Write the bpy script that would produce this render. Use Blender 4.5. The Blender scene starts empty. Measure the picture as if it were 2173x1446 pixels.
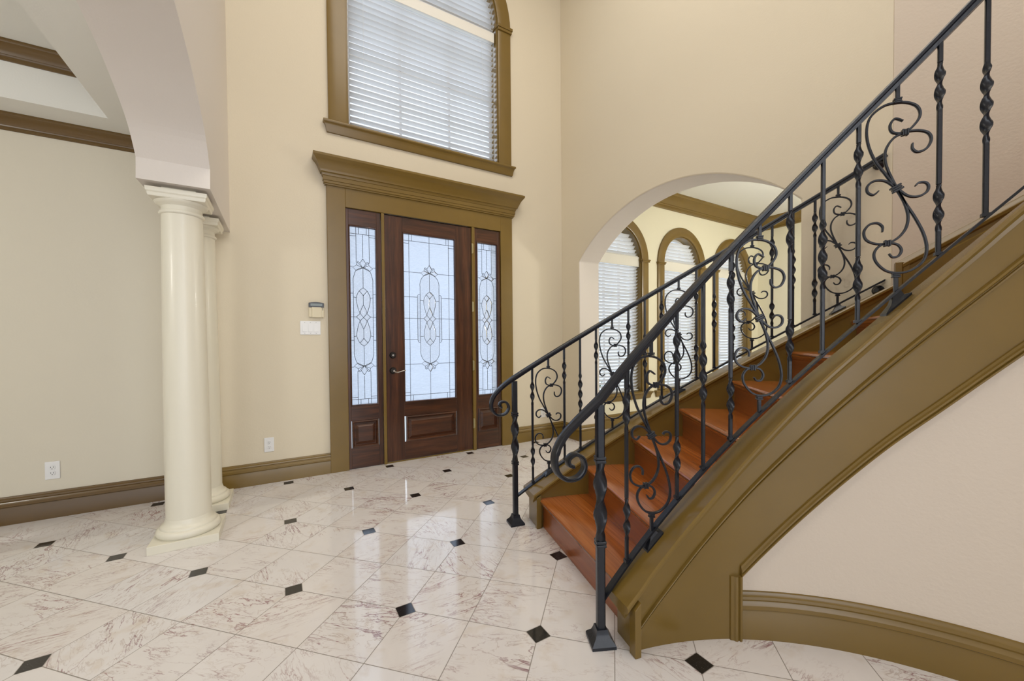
import bpy, math, random
from math import sin, cos, pi, radians, atan2, sqrt, hypot, floor as fl
from mathutils import Vector, Matrix
from mathutils.geometry import tessellate_polygon

# ------------------------------------------------------------------ camera, world, lights, exposure
SC = bpy.context.scene
COL = SC.collection
YAW, PIT, ROL = radians(30.462), radians(1.035), radians(-0.485)
CAMZ = 1.2

def make_camera():
    cd = bpy.data.cameras.new('camera')
    cd.sensor_width = 36.0
    cd.lens = 36.0 * 828.8 / 2173.0
    cd.shift_y = 20.1 / 2173.0
    cd.clip_start = 0.02
    cd.clip_end = 200
    o = bpy.data.objects.new('camera', cd)
    COL.objects.link(o)
    fwd = Vector((sin(YAW) * cos(PIT), cos(YAW) * cos(PIT), -sin(PIT)))
    r0 = Vector((cos(YAW), -sin(YAW), 0))
    u0 = r0.cross(fwd)
    rt = r0 * cos(ROL) + u0 * sin(ROL)
    up = u0 * cos(ROL) - r0 * sin(ROL)
    m = Matrix((rt, up, -fwd)).transposed().to_4x4()
    m.translation = Vector((0, 0, CAMZ))
    o.matrix_world = m
    SC.camera = o

make_camera()

w = bpy.data.worlds.new('sky')
SC.world = w
w.use_nodes = True
bg = w.node_tree.nodes['Background']
bg.inputs['Color'].default_value = (0.77, 0.87, 1.0, 1)
bg.inputs['Strength'].default_value = 1.45

def area(name, loc, rot, sx, sy, power, color):
    l = bpy.data.lights.new(name, 'AREA')
    l.shape = 'RECTANGLE'
    l.size = sx
    l.size_y = sy
    l.energy = power
    l.color = color
    o = bpy.data.objects.new(name, l)
    o.location = loc
    o.rotation_euler = rot
    COL.objects.link(o)
    return o

# large soft fill lights, unseen, added to brighten the foyer from above and behind
area('foyer_fill_light', (1.3, 1.2, 6.05), (0, 0, 0), 2.6, 2.6, 88, (1.0, 0.94, 0.84))
area('rear_fill_light', (0.6, -3.6, 2.6), (radians(90), 0, 0), 5.0, 4.2, 178, (0.96, 0.97, 1.0))
def fill_point(name, loc, power, color, r=.22):
    l = bpy.data.lights.new(name, 'POINT'); l.energy = power; l.color = color; l.shadow_soft_size = r
    o = bpy.data.objects.new(name, l); o.location = loc; COL.objects.link(o)
fill_point('parlor_fill_light', (-2.9, 1.4, 2.1), 62, (1.0, .97, .90))  # added fill out of view, lifts the parlor walls and tray ceiling
fill_point('dining_fill_light', (5.7, 1.2, 2.2), 105, (1.0, .98, .93))  # added fill hidden behind the wall, brightens the dining ceiling
sl = bpy.data.lights.new('sun', 'SUN')
sl.energy = 3.3
sl.angle = radians(70)
sl.color = (0.74, 0.85, 1.0)
so = bpy.data.objects.new('sun', sl)
so.rotation_euler = (radians(-52), 0, radians(8))
COL.objects.link(so)

SC.view_settings.view_transform = 'Standard'
SC.view_settings.look = 'None'
SC.view_settings.gamma = 1.0
SC.view_settings.exposure = 0.0
SC.view_settings.use_curve_mapping = False

# ------------------------------------------------------------------ mesh helpers
class MB:
    def __init__(s):
        s.v = []; s.f = []; s.mi = []
    def add(s, vs, fs, mi=0):
        b = len(s.v)
        s.v += [tuple(p) for p in vs]
        s.f += [[b + i for i in f] for f in fs]
        s.mi += [mi] * len(fs)
    def box(s, x0, x1, y0, y1, z0, z1, mi=0, fn=None):
        vs = [(x, y, z) for z in (z0, z1) for y in (y0, y1) for x in (x0, x1)]
        if fn: vs = [fn(*p) for p in vs]
        s.add(vs, [[0, 2, 3, 1], [4, 5, 7, 6], [0, 1, 5, 4], [2, 6, 7, 3], [0, 4, 6, 2], [1, 3, 7, 5]], mi)
    def grid(s, rings, closed_ring=True, closed_path=False, cap=True, mi=0):
        n = len(rings[0]); m = len(rings)
        vs = [p for r in rings for p in r]; fs = []
        for i in range(m if closed_path else m - 1):
            j = (i + 1) % m
            for k in range(n if closed_ring else n - 1):
                l = (k + 1) % n
                fs.append([i * n + k, i * n + l, j * n + l, j * n + k])
        if cap and closed_ring and not closed_path:
            fs.append(list(range(n))[::-1])
            fs.append([(m - 1) * n + k for k in range(n)])
        s.add(vs, fs, mi)
    def lathe(s, prof, cx, cy, n=48, cap=True, mi=0):
        rings = [[(cx + r * cos(2 * pi * k / n), cy + r * sin(2 * pi * k / n), z) for k in range(n)] for r, z in prof]
        s.grid(rings, cap=cap, mi=mi)
    def tube(s, pts, r, n=8, closed=False, mi=0):
        pts = [Vector(p) for p in pts]; rings = []; m = len(pts); last = None
        for i, p in enumerate(pts):
            a = pts[i - 1] if (i > 0 or closed) else p
            b = pts[(i + 1) % m] if (i < m - 1 or closed) else p
            t = (b - a).normalized()
            if last is None:
                h = Vector((0, 0, 1)) if abs(t.z) < .9 else Vector((1, 0, 0))
                nn = t.cross(h).normalized()
            else:
                nn = (last - t * last.dot(t)).normalized()
            last = nn; bb = t.cross(nn)
            rr = r(i / (m - 1)) if callable(r) else r
            rings.append([p + nn * rr * cos(2 * pi * k / n) + bb * rr * sin(2 * pi * k / n) for k in range(n)])
        s.grid(rings, closed_path=closed, mi=mi)
    def build(s, name, mat, parent=None, smooth=None, bevel=None, kind=None, recalc=True, label=None):
        me = bpy.data.meshes.new(name)
        me.from_pydata([tuple(p) for p in s.v], [], s.f)
        mats = mat if isinstance(mat, (list, tuple)) else [mat]
        for m_ in mats: me.materials.append(m_)
        if len(mats) > 1:
            me.polygons.foreach_set('material_index', s.mi)
        if recalc:
            import bmesh
            bm = bmesh.new(); bm.from_mesh(me)
            bmesh.ops.remove_doubles(bm, verts=bm.verts, dist=1e-6)
            bmesh.ops.recalc_face_normals(bm, faces=bm.faces)
            bm.to_mesh(me); bm.free()
        if smooth:
            me.polygons.foreach_set('use_smooth', [True] * len(me.polygons))
            me.set_sharp_from_angle(angle=radians(smooth))
        me.update()
        o = bpy.data.objects.new(name, me)
        COL.objects.link(o)
        if parent is not None: o.parent = parent
        if bevel:
            b = o.modifiers.new('bevel', 'BEVEL'); b.width = bevel; b.segments = 2; b.limit_method = 'ANGLE'
            b.angle_limit = radians(40); b.harden_normals = False
        if kind: o['kind'] = kind
        if label: o['label'] = label
        return o

def thing(name, label, cat, loc=(0, 0, 0), rotz=0.0, group=None):
    o = bpy.data.objects.new(name, None)
    o.empty_display_size = .1
    COL.objects.link(o)
    o.location = loc; o.rotation_euler = (0, 0, rotz)
    o['label'] = label; o['category'] = cat
    if group: o['group'] = group
    return o

def catmull(pts, k=6):
    out = []; n = len(pts)
    for i in range(n - 1):
        p0 = pts[max(i - 1, 0)]; p1 = pts[i]; p2 = pts[i + 1]; p3 = pts[min(i + 2, n - 1)]
        for j in range(k):
            t = j / k
            out.append(tuple(0.5 * (2 * b + (c_ - a) * t + (2 * a - 5 * b + 4 * c_ - d) * t * t + (-a + 3 * b - 3 * c_ + d) * t ** 3)
                             for a, b, c_, d in zip(p0, p1, p2, p3)))
    out.append(tuple(pts[-1]))
    return out

def sweep2(path, prof, mp, closed=False, mb=None, cap=True):
    """sweep profile (offset, depth) along a 2D path with mitres; mp(u, v, depth) -> 3D. offset is to the left of travel."""
    m = len(path); rings = []
    for i, p in enumerate(path):
        P = Vector(p)
        a = Vector(path[i - 1]) if (i > 0 or closed) else None
        b = Vector(path[(i + 1) % m]) if (i < m - 1 or closed) else None
        d1 = (P - a).normalized() if a is not None else (b - P).normalized()
        d2 = (b - P).normalized() if b is not None else d1
        n1 = Vector((-d1.y, d1.x)); n2 = Vector((-d2.y, d2.x))
        nn = (n1 + n2).normalized(); s_ = 1 / max(.2, nn.dot(n1))
        rings.append([mp(*(P + nn * s_ * o_), d_) for o_, d_ in prof])
    mb = mb or MB()
    mb.grid(rings, closed_path=closed, cap=cap)
    return mb

def wall(outer, holes, mp, t, reveal=True, back=True):
    """flat wall with openings; polygons in (u,v); mp(u,v,d) -> 3D with d=0 room face, d=t back."""
    mb = MB()
    loops = [[Vector((u, v, 0)) for u, v in L] for L in [outer] + holes]
    flat = [p for L in loops for p in L]
    tris = tessellate_polygon(loops)
    mb.add([mp(p.x, p.y, 0) for p in flat], [list(t_) for t_ in tris])
    if back: mb.add([mp(p.x, p.y, t) for p in flat], [list(t_) for t_ in tris])
    for L in loops:
        mb.grid([[mp(p.x, p.y, 0), mp(p.x, p.y, t)] for p in L], closed_ring=False, closed_path=True)
    return mb

def arch_poly(cx, hw, z0, zs, rise, n=28):
    """opening outline: up the right side, over the arch and down the left"""
    pts = [(cx - hw, z0), (cx + hw, z0)]
    for i in range(n + 1):
        a = pi * i / n
        pts.append((cx + hw * cos(a), zs + rise * sin(a)))
    return pts

# ------------------------------------------------------------------ materials
def nodes(name):
    m = bpy.data.materials.new(name); m.use_nodes = True
    nt = m.node_tree
    return m, nt, nt.nodes['Principled BSDF']

def N(nt, typ, **kw):
    n = nt.nodes.new(typ)
    for k, v in kw.items():
        if k.startswith('i_'):
            key = k[2:]
            n.inputs[int(key) if key.isdigit() else key].default_value = v
        else: setattr(n, k, v)
    return n

def mth(nt, op, a, b=None, c=None, clamp=False):
    n = nt.nodes.new('ShaderNodeMath'); n.operation = op; n.use_clamp = clamp
    for i, x in enumerate((a, b, c)):
        if x is None: continue
        if isinstance(x, (int, float)): n.inputs[i].default_value = x
        else: nt.links.new(x, n.inputs[i])
    return n.outputs[0]

def mixc(nt, fac, a, b, mode='MIX'):
    n = nt.nodes.new('ShaderNodeMix'); n.data_type = 'RGBA'; n.blend_type = mode
    for i, x in ((0, fac), (6, a), (7, b)):
        if isinstance(x, (int, float)): n.inputs[i].default_value = x
        elif isinstance(x, tuple): n.inputs[i].default_value = (*x, 1) if len(x) == 3 else x
        else: nt.links.new(x, n.inputs[i])
    return n.outputs[2]

def simple(name, col, rough=.5, metal=0, bump=0, bscale=200, coat=0, var=0.0, vscale=3, spec=.5):
    m, nt, b = nodes(name)
    b.inputs['Base Color'].default_value = (*col, 1)
    b.inputs['Roughness'].default_value = rough
    b.inputs['Metallic'].default_value = metal
    b.inputs['Coat Weight'].default_value = coat
    b.inputs['Specular IOR Level'].default_value = spec
    tc = N(nt, 'ShaderNodeTexCoord')
    if var:
        n = N(nt, 'ShaderNodeTexNoise', i_Scale=vscale, i_Detail=4.0)
        nt.links.new(tc.outputs['Object'], n.inputs['Vector'])
        f = mth(nt, 'MULTIPLY', n.outputs['Fac'], 1.0)
        c2 = tuple(x * (1 - var) for x in col); c1 = tuple(min(1, x * (1 + var)) for x in col)
        nt.links.new(mixc(nt, f, c1, c2), b.inputs['Base Color'])
    if bump:
        n = N(nt, 'ShaderNodeTexNoise', i_Scale=bscale, i_Detail=3.0)
        nt.links.new(tc.outputs['Object'], n.inputs['Vector'])
        bp = N(nt, 'ShaderNodeBump', i_Strength=bump, i_Distance=0.01)
        nt.links.new(n.outputs['Fac'], bp.inputs['Height'])
        nt.links.new(bp.outputs[0], b.inputs['Normal'])
    return m

def wood(name, dark, mid, light, axis, rough=.3, scale=1.0, plank=0.0, coat=.25, pw=.09):
    """grain runs along axis 0/1/2 of the object"""
    m, nt, b = nodes(name)
    tc = N(nt, 'ShaderNodeTexCoord')
    mp = N(nt, 'ShaderNodeMapping')
    sc = [22 * scale] * 3; sc[axis] = 1.3 * scale
    mp.inputs['Scale'].default_value = sc
    nt.links.new(tc.outputs['Object'], mp.inputs['Vector'])
    n1 = N(nt, 'ShaderNodeTexNoise', i_Scale=1.0, i_Detail=6.0, i_Roughness=.65, i_Distortion=.6)
    nt.links.new(mp.outputs[0], n1.inputs['Vector'])
    mp2 = N(nt, 'ShaderNodeMapping')
    sc2 = [160 * scale] * 3; sc2[axis] = 5 * scale
    mp2.inputs['Scale'].default_value = sc2
    nt.links.new(tc.outputs['Object'], mp2.inputs['Vector'])
    n2 = N(nt, 'ShaderNodeTexNoise', i_Scale=1.0, i_Detail=3.0)
    nt.links.new(mp2.outputs[0], n2.inputs['Vector'])
    r = N(nt, 'ShaderNodeValToRGB')
    r.color_ramp.elements[0].position = .32; r.color_ramp.elements[0].color = (*dark, 1)
    r.color_ramp.elements[1].position = .72; r.color_ramp.elements[1].color = (*light, 1)
    e = r.color_ramp.elements.new(.5); e.color = (*mid, 1)
    nt.links.new(n1.outputs['Fac'], r.inputs[0])
    dk = mth(nt, 'MULTIPLY', mth(nt, 'SUBTRACT', n2.outputs['Fac'], .42, clamp=True), 2.0, clamp=True)
    col = mixc(nt, dk, r.outputs[0], dark)
    if plank:
        sp = N(nt, 'ShaderNodeSeparateXYZ'); nt.links.new(tc.outputs['Object'], sp.inputs[0])
        y = mth(nt, 'DIVIDE', sp.outputs[1], pw)
        fr = mth(nt, 'FRACT', mth(nt, 'ADD', y, 100.0))
        line = mth(nt, 'LESS_THAN', fr, .02)
        wn = N(nt, 'ShaderNodeTexWhiteNoise', noise_dimensions='1D')
        nt.links.new(mth(nt, 'FLOOR', y), wn.inputs['W'])
        col = mixc(nt, mth(nt, 'MULTIPLY', wn.outputs[0], .5), col, mid)
        col = mixc(nt, mth(nt, 'MULTIPLY', line, .7), col, tuple(x * .3 for x in dark))
    nt.links.new(col, b.inputs['Base Color'])
    b.inputs['Roughness'].default_value = rough
    b.inputs['Coat Weight'].default_value = coat
    b.inputs['Coat Roughness'].default_value = .12
    bp = N(nt, 'ShaderNodeBump', i_Strength=.08, i_Distance=.005)
    nt.links.new(n2.outputs['Fac'], bp.inputs['Height'])
    nt.links.new(bp.outputs[0], b.inputs['Normal'])
    return m

def floor_material():
    m, nt, b = nodes('marble_tile_floor')
    tc = N(nt, 'ShaderNodeTexCoord')
    sp = N(nt, 'ShaderNodeSeparateXYZ'); nt.links.new(tc.outputs['Object'], sp.inputs[0])
    T = .3043 * sqrt(2)
    X = mth(nt, 'SUBTRACT', sp.outputs[0], .029); Y = mth(nt, 'SUBTRACT', sp.outputs[1], 2.179)
    u = mth(nt, 'DIVIDE', mth(nt, 'ADD', X, Y), T)       # tile units along the diagonal
    v = mth(nt, 'DIVIDE', mth(nt, 'SUBTRACT', Y, X), T)
    ru = mth(nt, 'ROUND', u); rv = mth(nt, 'ROUND', v)
    du = mth(nt, 'ABSOLUTE', mth(nt, 'SUBTRACT', u, ru)); dv = mth(nt, 'ABSOLUTE', mth(nt, 'SUBTRACT', v, rv))
    grout = mth(nt, 'LESS_THAN', mth(nt, 'MINIMUM', du, dv), .0055)
    # corner insets sit on every other joint both ways
    def even(r):
        h = mth(nt, 'MULTIPLY', r, .5)
        return mth(nt, 'LESS_THAN', mth(nt, 'ABSOLUTE', mth(nt, 'SUBTRACT', h, mth(nt, 'ROUND', h))), .1)
    ev = mth(nt, 'MULTIPLY', even(ru), even(rv))
    man = mth(nt, 'ADD', du, dv)
    S = .0352 * sqrt(2) / .3043
    inset = mth(nt, 'MULTIPLY', ev, mth(nt, 'LESS_THAN', man, S))
    ring = mth(nt, 'MULTIPLY', ev, mth(nt, 'MULTIPLY', mth(nt, 'LESS_THAN', man, S + .012), mth(nt, 'GREATER_THAN', man, S)))
    grout = mth(nt, 'MULTIPLY', mth(nt, 'MAXIMUM', grout, ring), mth(nt, 'SUBTRACT', 1.0, inset))
    fu = mth(nt, 'FLOOR', u); fv = mth(nt, 'FLOOR', v)
    cb = N(nt, 'ShaderNodeCombineXYZ'); nt.links.new(fu, cb.inputs[0]); nt.links.new(fv, cb.inputs[1])
    wn = N(nt, 'ShaderNodeTexWhiteNoise', noise_dimensions='3D'); nt.links.new(cb.outputs[0], wn.inputs['Vector'])
    # each tile cut from another place of the slab
    off = N(nt, 'ShaderNodeVectorMath', operation='SCALE'); off.inputs['Scale'].default_value = 40
    nt.links.new(wn.outputs['Color'], off.inputs[0])
    ad = N(nt, 'ShaderNodeVectorMath', operation='ADD')
    nt.links.new(tc.outputs['Object'], ad.inputs[0]); nt.links.new(off.outputs[0], ad.inputs[1])
    rot = N(nt, 'ShaderNodeVectorRotate', rotation_type='Z_AXIS')
    rot.inputs['Center'].default_value = (0, 0, 0)
    nt.links.new(ad.outputs[0], rot.inputs['Vector'])
    nt.links.new(mth(nt, 'MULTIPLY', mth(nt, 'ROUND', mth(nt, 'MULTIPLY', wn.outputs['Value'], 3.0)), .7), rot.inputs['Angle'])
    P = rot.outputs[0]
    def noise(scale, detail=5, rough=.6, dist=0.0, vec=None, stretch=None):
        n = N(nt, 'ShaderNodeTexNoise', i_Scale=scale, i_Detail=float(detail), i_Roughness=rough, i_Distortion=dist)
        src = vec or P
        if stretch:
            mp = N(nt, 'ShaderNodeMapping'); mp.inputs['Scale'].default_value = stretch
            nt.links.new(src, mp.inputs['Vector']); src = mp.outputs[0]
        nt.links.new(src, n.inputs['Vector'])
        return n.outputs['Fac']
    def vein(n, wid):
        d = mth(nt, 'ABSOLUTE', mth(nt, 'SUBTRACT', n, .5))
        return mth(nt, 'SUBTRACT', 1.0, mth(nt, 'DIVIDE', d, wid), clamp=True)
    cloud = noise(3.2, 4)
    base = mixc(nt, cloud, (.80, .755, .73), (.66, .615, .59))
    tv = mth(nt, 'MULTIPLY', wn.outputs['Value'], .6)
    base = mixc(nt, tv, base, (.74, .73, .75))
    blot = mth(nt, 'SUBTRACT', noise(8, 3), .56, clamp=True)
    base = mixc(nt, mth(nt, 'MULTIPLY', blot, 2.2, clamp=True), base, (.58, .46, .34))
    v1 = vein(noise(1.9, 6, .60, .55, stretch=(1.0, 4.2, 1)), .011)
    v2 = vein(noise(4.6, 6, .62, .5, stretch=(1.0, 4.5, 1)), .016)
    v3 = vein(noise(8, 5, .62, .5, stretch=(1, 2.2, 1)), .02)
    mask = mth(nt, 'MULTIPLY', mth(nt, 'SUBTRACT', noise(2.1, 3), .44, clamp=True), 6.0, clamp=True)
    mask2 = mth(nt, 'MULTIPLY', mth(nt, 'SUBTRACT', noise(3.7, 2), .50, clamp=True), 7.0, clamp=True)
    hue = mixc(nt, noise(1.3, 2), (.33, .09, .06), (.19, .12, .17))
    c1 = mixc(nt, mth(nt, 'MULTIPLY', mth(nt, 'MULTIPLY', v1, mask), .95), base, hue)
    c2 = mixc(nt, mth(nt, 'MULTIPLY', mth(nt, 'MULTIPLY', v2, mask2), .7), c1, hue)
    c3 = mixc(nt, mth(nt, 'MULTIPLY', mth(nt, 'MULTIPLY', v3, mask), .5), c2, (.34, .22, .17))
    c4 = mixc(nt, mth(nt, 'MULTIPLY', grout, .85), c3, (.20, .17, .14))
    sp1 = noise(260, 2, .5, vec=tc.outputs['Object'])
    blk = mixc(nt, mth(nt, 'GREATER_THAN', sp1, .68), (.012, .011, .011), (.12, .12, .14))
    c5 = mixc(nt, inset, c4, blk)
    nt.links.new(c5, b.inputs['Base Color'])
    rg = mth(nt, 'ADD', mth(nt, 'MULTIPLY', grout, .5), mth(nt, 'MULTIPLY', noise(9, 3, vec=tc.outputs['Object']), .07))
    nt.links.new(mth(nt, 'ADD', rg, .05), b.inputs['Roughness'])
    b.inputs['Specular IOR Level'].default_value = .62
    bp = N(nt, 'ShaderNodeBump', i_Strength=.35, i_Distance=.002)
    nt.links.new(mth(nt, 'SUBTRACT', 1.0, grout), bp.inputs['Height'])
    nt.links.new(bp.outputs[0], b.inputs['Normal'])
    return m

def glass_mat(name, tint, trans, diffuse, bump, bscale, rough=.08, stretch=None):
    """obscure glass: part sees through, part scatters"""
    m = bpy.data.materials.new(name); m.use_nodes = True; nt = m.node_tree; nt.nodes.clear()
    out = N(nt, 'ShaderNodeOutputMaterial')
    tr = N(nt, 'ShaderNodeBsdfTransparent'); tr.inputs[0].default_value = (*tint, 1)
    tl = N(nt, 'ShaderNodeBsdfTranslucent'); tl.inputs[0].default_value = (*tint, 1)
    gl = N(nt, 'ShaderNodeBsdfGlossy'); gl.inputs['Roughness'].default_value = rough
    tc = N(nt, 'ShaderNodeTexCoord'); src = tc.outputs['Object']
    if stretch:
        mp = N(nt, 'ShaderNodeMapping'); mp.inputs['Scale'].default_value = stretch
        nt.links.new(src, mp.inputs['Vector']); src = mp.outputs[0]
    n = N(nt, 'ShaderNodeTexNoise', i_Scale=float(bscale), i_Detail=2.0, i_Distortion=.8)
    nt.links.new(src, n.inputs['Vector'])
    bp = N(nt, 'ShaderNodeBump', i_Strength=bump * .6, i_Distance=.006)
    nt.links.new(n.outputs['Fac'], bp.inputs['Height'])
    nt.links.new(bp.outputs[0], gl.inputs['Normal']); nt.links.new(bp.outputs[0], tl.inputs['Normal'])
    m1 = N(nt, 'ShaderNodeMixShader')
    f = mth(nt, 'MULTIPLY_ADD', n.outputs['Fac'], .45 * min(1, bump), diffuse - .12 * min(1, bump), clamp=True)
    nt.links.new(f, m1.inputs[0])
    nt.links.new(tr.outputs[0], m1.inputs[1]); nt.links.new(tl.outputs[0], m1.inputs[2])
    fr = N(nt, 'ShaderNodeFresnel', i_IOR=1.5)
    m2 = N(nt, 'ShaderNodeMixShader')
    nt.links.new(fr.outputs[0], m2.inputs[0]); nt.links.new(m1.outputs[0], m2.inputs[1]); nt.links.new(gl.outputs[0], m2.inputs[2])
    nt.links.new(m2.outputs[0], out.inputs['Surface'])
    return m

M = {}
M['cream'] = simple('cream_wall_paint', (.71, .635, .495), .75, bump=.06, bscale=90)
M['beige'] = simple('beige_textured_wall_paint', (.68, .595, .50), .7, bump=.12, bscale=70)
M['parlor'] = simple('pale_wall_paint', (.68, .63, .52), .75, bump=.05, bscale=90)
M['arch'] = simple('off_white_arch_and_lit_reveal', (.72, .665, .61), .7, bump=.05, bscale=90)
M['dining'] = simple('pale_yellow_wall_paint', (.80, .76, .60), .75, bump=.05, bscale=90)
M['ceiling'] = simple('white_ceiling_paint', (.76, .75, .70), .8, bump=.05, bscale=90)
M['trim'] = simple('olive_brown_semi_gloss_paint', (.185, .115, .024), .27, coat=.0, var=.12, vscale=4)
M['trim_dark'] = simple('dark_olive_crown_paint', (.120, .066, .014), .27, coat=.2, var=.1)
M['column'] = simple('cream_column_paint', (.76, .72, .60), .35, coat=.1)
M['iron'] = simple('black_wrought_iron', (.010, .012, .018), .30, bump=.1, bscale=60, spec=.4)
M['tread'] = wood('red_brown_cherry_tread', (.22, .056, .010), (.36, .105, .020), (.47, .155, .036), 0, .22, .5, plank=1, coat=.35)
M['riser'] = wood('red_brown_cherry_riser', (.18, .046, .010), (.29, .080, .017), (.38, .118, .028), 0, .28, .5, coat=.3)
M['door_v'] = wood('dark_mahogany_upright', (.026, .009, .004), (.070, .022, .008), (.13, .045, .016), 2, .3, 1.0)
M['door_h'] = wood('dark_mahogany_crosswise', (.026, .009, .004), (.070, .022, .008), (.13, .045, .016), 0, .3, 1.0)
def slat_material():
    m, nt, b = nodes('white_blind_slat')
    b.inputs['Base Color'].default_value = (.84, .84, .83, 1); b.inputs['Roughness'].default_value = .4
    tl = N(nt, 'ShaderNodeBsdfTranslucent'); tl.inputs[0].default_value = (.85, .86, .88, 1)
    mx = N(nt, 'ShaderNodeMixShader'); mx.inputs[0].default_value = .27
    out = nt.nodes['Material Output']
    nt.links.new(b.outputs[0], mx.inputs[1]); nt.links.new(tl.outputs[0], mx.inputs[2]); nt.links.new(mx.outputs[0], out.inputs['Surface'])
    return m
M['blind'] = slat_material()
M['valance'] = simple('white_blind_valance', (.78, .76, .70), .45)
M['white'] = simple('white_plastic', (.80, .80, .80), .3)
M['ivory'] = simple('ivory_plastic', (.70, .62, .44), .4)
M['black'] = simple('black_plastic', (.01, .01, .012), .25)
M['lcd'] = simple('grey_display', (.16, .19, .18), .2)
M['lead'] = simple('dark_lead_came', (.03, .03, .035), .5)
M['nickel'] = simple('satin_nickel', (.55, .52, .48), .25, metal=1)
M['brass'] = simple('aged_brass', (.42, .36, .20), .35, metal=.8)
M['bronze'] = simple('dark_bronze', (.03, .025, .022), .35, metal=.6)
M['paving'] = simple('pale_paving', (.62, .63, .64), .8, var=.2, vscale=2)
M['leaf'] = simple('hedge_foliage', (.16, .27, .12), .7, var=.6, vscale=9)
M['lamp'] = simple('grey_lamp_trim', (.45, .45, .45), .5)
M['sash'] = simple('white_window_sash', (.7, .7, .7), .5)
M['floor'] = floor_material()
M['glass_wavy'] = glass_mat('wavy_obscure_glass', (.80, .82, .86), .5, .30, .9, 9, stretch=(1.2, 1, 5.5))
M['glass_pebble'] = glass_mat('pebbled_obscure_glass', (1.0, 1.0, 1.0), .5, .22, .6, 110)
M['glass_bevel'] = glass_mat('bevelled_clear_glass', (1.0, 1.0, 1.0), .9, .12, .5, 18, rough=.15)
M['glass_clear'] = glass_mat('clear_window_glass', (.97, .98, 1.0), .9, .02, .0, 5, rough=.02)

# ------------------------------------------------------------------ dimensions
YW = 3.995          # front wall, room face
XR = 3.10           # wall with the arch to the dining room
HW0, HW1 = -.69, -.358   # header wall over the columns
TOP = 6.15
CX, CY = .86, -.235      # stair centre
xz = lambda yy: (lambda u, v, d: (u, yy + d, v))
yz = lambda xx: (lambda u, v, d: (xx + d, u, v))

# ------------------------------------------------------------------ floor, walls, ceilings
mb = MB(); mb.box(-5, 8.4, -4.2, YW + .35, -.08, 0)
mb.build('floor', M['floor'], kind='structure')

# entry door unit opening, window openings
door_hole = [(.53, 0.0), (2.197, 0.0), (2.197, 2.49), (.53, 2.49)]
UWC, UWH = 1.375, .81
holes = [door_hole, arch_poly(UWC, UWH, 3.27, 4.83, .84)]
DWC = [4.11, 5.50, 6.89, 2.0]
DW = [4.11, 5.495, 6.885]
for c_ in DW: holes.append(arch_poly(c_, .445, .47, 2.40, .455))
def wall_front():
    # split into three pieces by room so each room keeps its own paint
    for x0, x1, nm, mt, hs in ((-5, HW1 - .1, 'wall_front_left', 'parlor', []),
                               (HW1 - .1, XR + .15, 'wall_front', 'cream', holes[1:2]),
                               (XR + .15, 8.4, 'wall_front_right', 'dining', holes[2:])):
        zt = TOP
        if nm == 'wall_front':
            outer = [(x0, 0), (.53, 0), (.53, 2.49), (2.197, 2.49), (2.197, 0), (x1, 0), (x1, zt), (x0, zt)]
        else: outer = [(x0, 0), (x1, 0), (x1, zt), (x0, zt)]
        wall(outer, hs, xz(YW), .22).build(nm, M[mt], kind='structure')
wall_front()

# right wall with the wide arch
YJ0, YJ1, ZSP, RISE = 1.325, 3.655, 2.175, .50
def seg_arch(y0, y1, zs, rise, n=36):
    h = (y1 - y0) / 2; R = (h * h + rise * rise) / (2 * rise); zc = zs + rise - R
    a = math.asin(h / R); c_ = (y0 + y1) / 2
    return [(c_ + R * sin(a - 2 * a * i / n), zc + R * cos(a - 2 * a * i / n)) for i in range(n + 1)]
outer = [(.852, 0), (YJ0, 0)] + seg_arch(YJ0, YJ1, ZSP, RISE)[::-1] + [(YJ1, 0), (YW, 0), (YW, TOP), (.852, TOP)]
wr = wall(outer, [], yz(XR), .315)
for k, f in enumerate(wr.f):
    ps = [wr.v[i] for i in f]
    if max(p[0] for p in ps) - min(p[0] for p in ps) > .1 and all(YJ0 - .01 < p[1] < YJ1 + .01 for p in ps): wr.mi[k] = 1  # arch reveal faces get a lighter colour standing in for window light
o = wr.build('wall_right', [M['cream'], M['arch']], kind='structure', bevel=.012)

# curved wall following the outside of the stair beyond the corner
RO = sqrt((XR - CX) ** 2 + (.852 - CY) ** 2)
TH0 = math.degrees(atan2(.852 - CY, XR - CX))
def P(R, th, z): return (CX + R * cos(radians(th)), CY + R * sin(radians(th)), z)
ths = [TH0 - i * 1.5 for i in range(70)]
mb = MB(); mb.grid([[P(RO, t, 0), P(RO, t, TOP), P(RO + .15, t, TOP), P(RO + .15, t, 0)] for t in ths])
mb.build('wall_curved', M['beige'], kind='structure', smooth=40)

# header wall over the columns, with its arch towards the camera side
arc = [(2.955, 2.14), (2.965, 2.262), (2.82, 2.398), (2.57, 2.510), (2.34, 2.573), (2.10, 2.612), (1.85, 2.636), (1.6, 2.645)]
arc2 = [arc[0]] + catmull(arc[1:], 6)
full = arc2 + [(3.2 - y, z) for y, z in arc2[::-1]]
outer = [(YW, 2.14)] + full + [(-4.0, 2.14)] + [(-4.0, TOP), (YW, TOP)]
mb = wall(outer, [], lambda u, v, d: (HW0 + d, u, v), HW1 - HW0)
# material: side faces
o = mb.build('wall_left', M['arch'], kind='structure', bevel=.014)
mb = MB(); mb.box(HW0, HW1, -4.0, -.9, 0, 2.14); mb.build('wall_left_pier', M['arch'], kind='structure')

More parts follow.
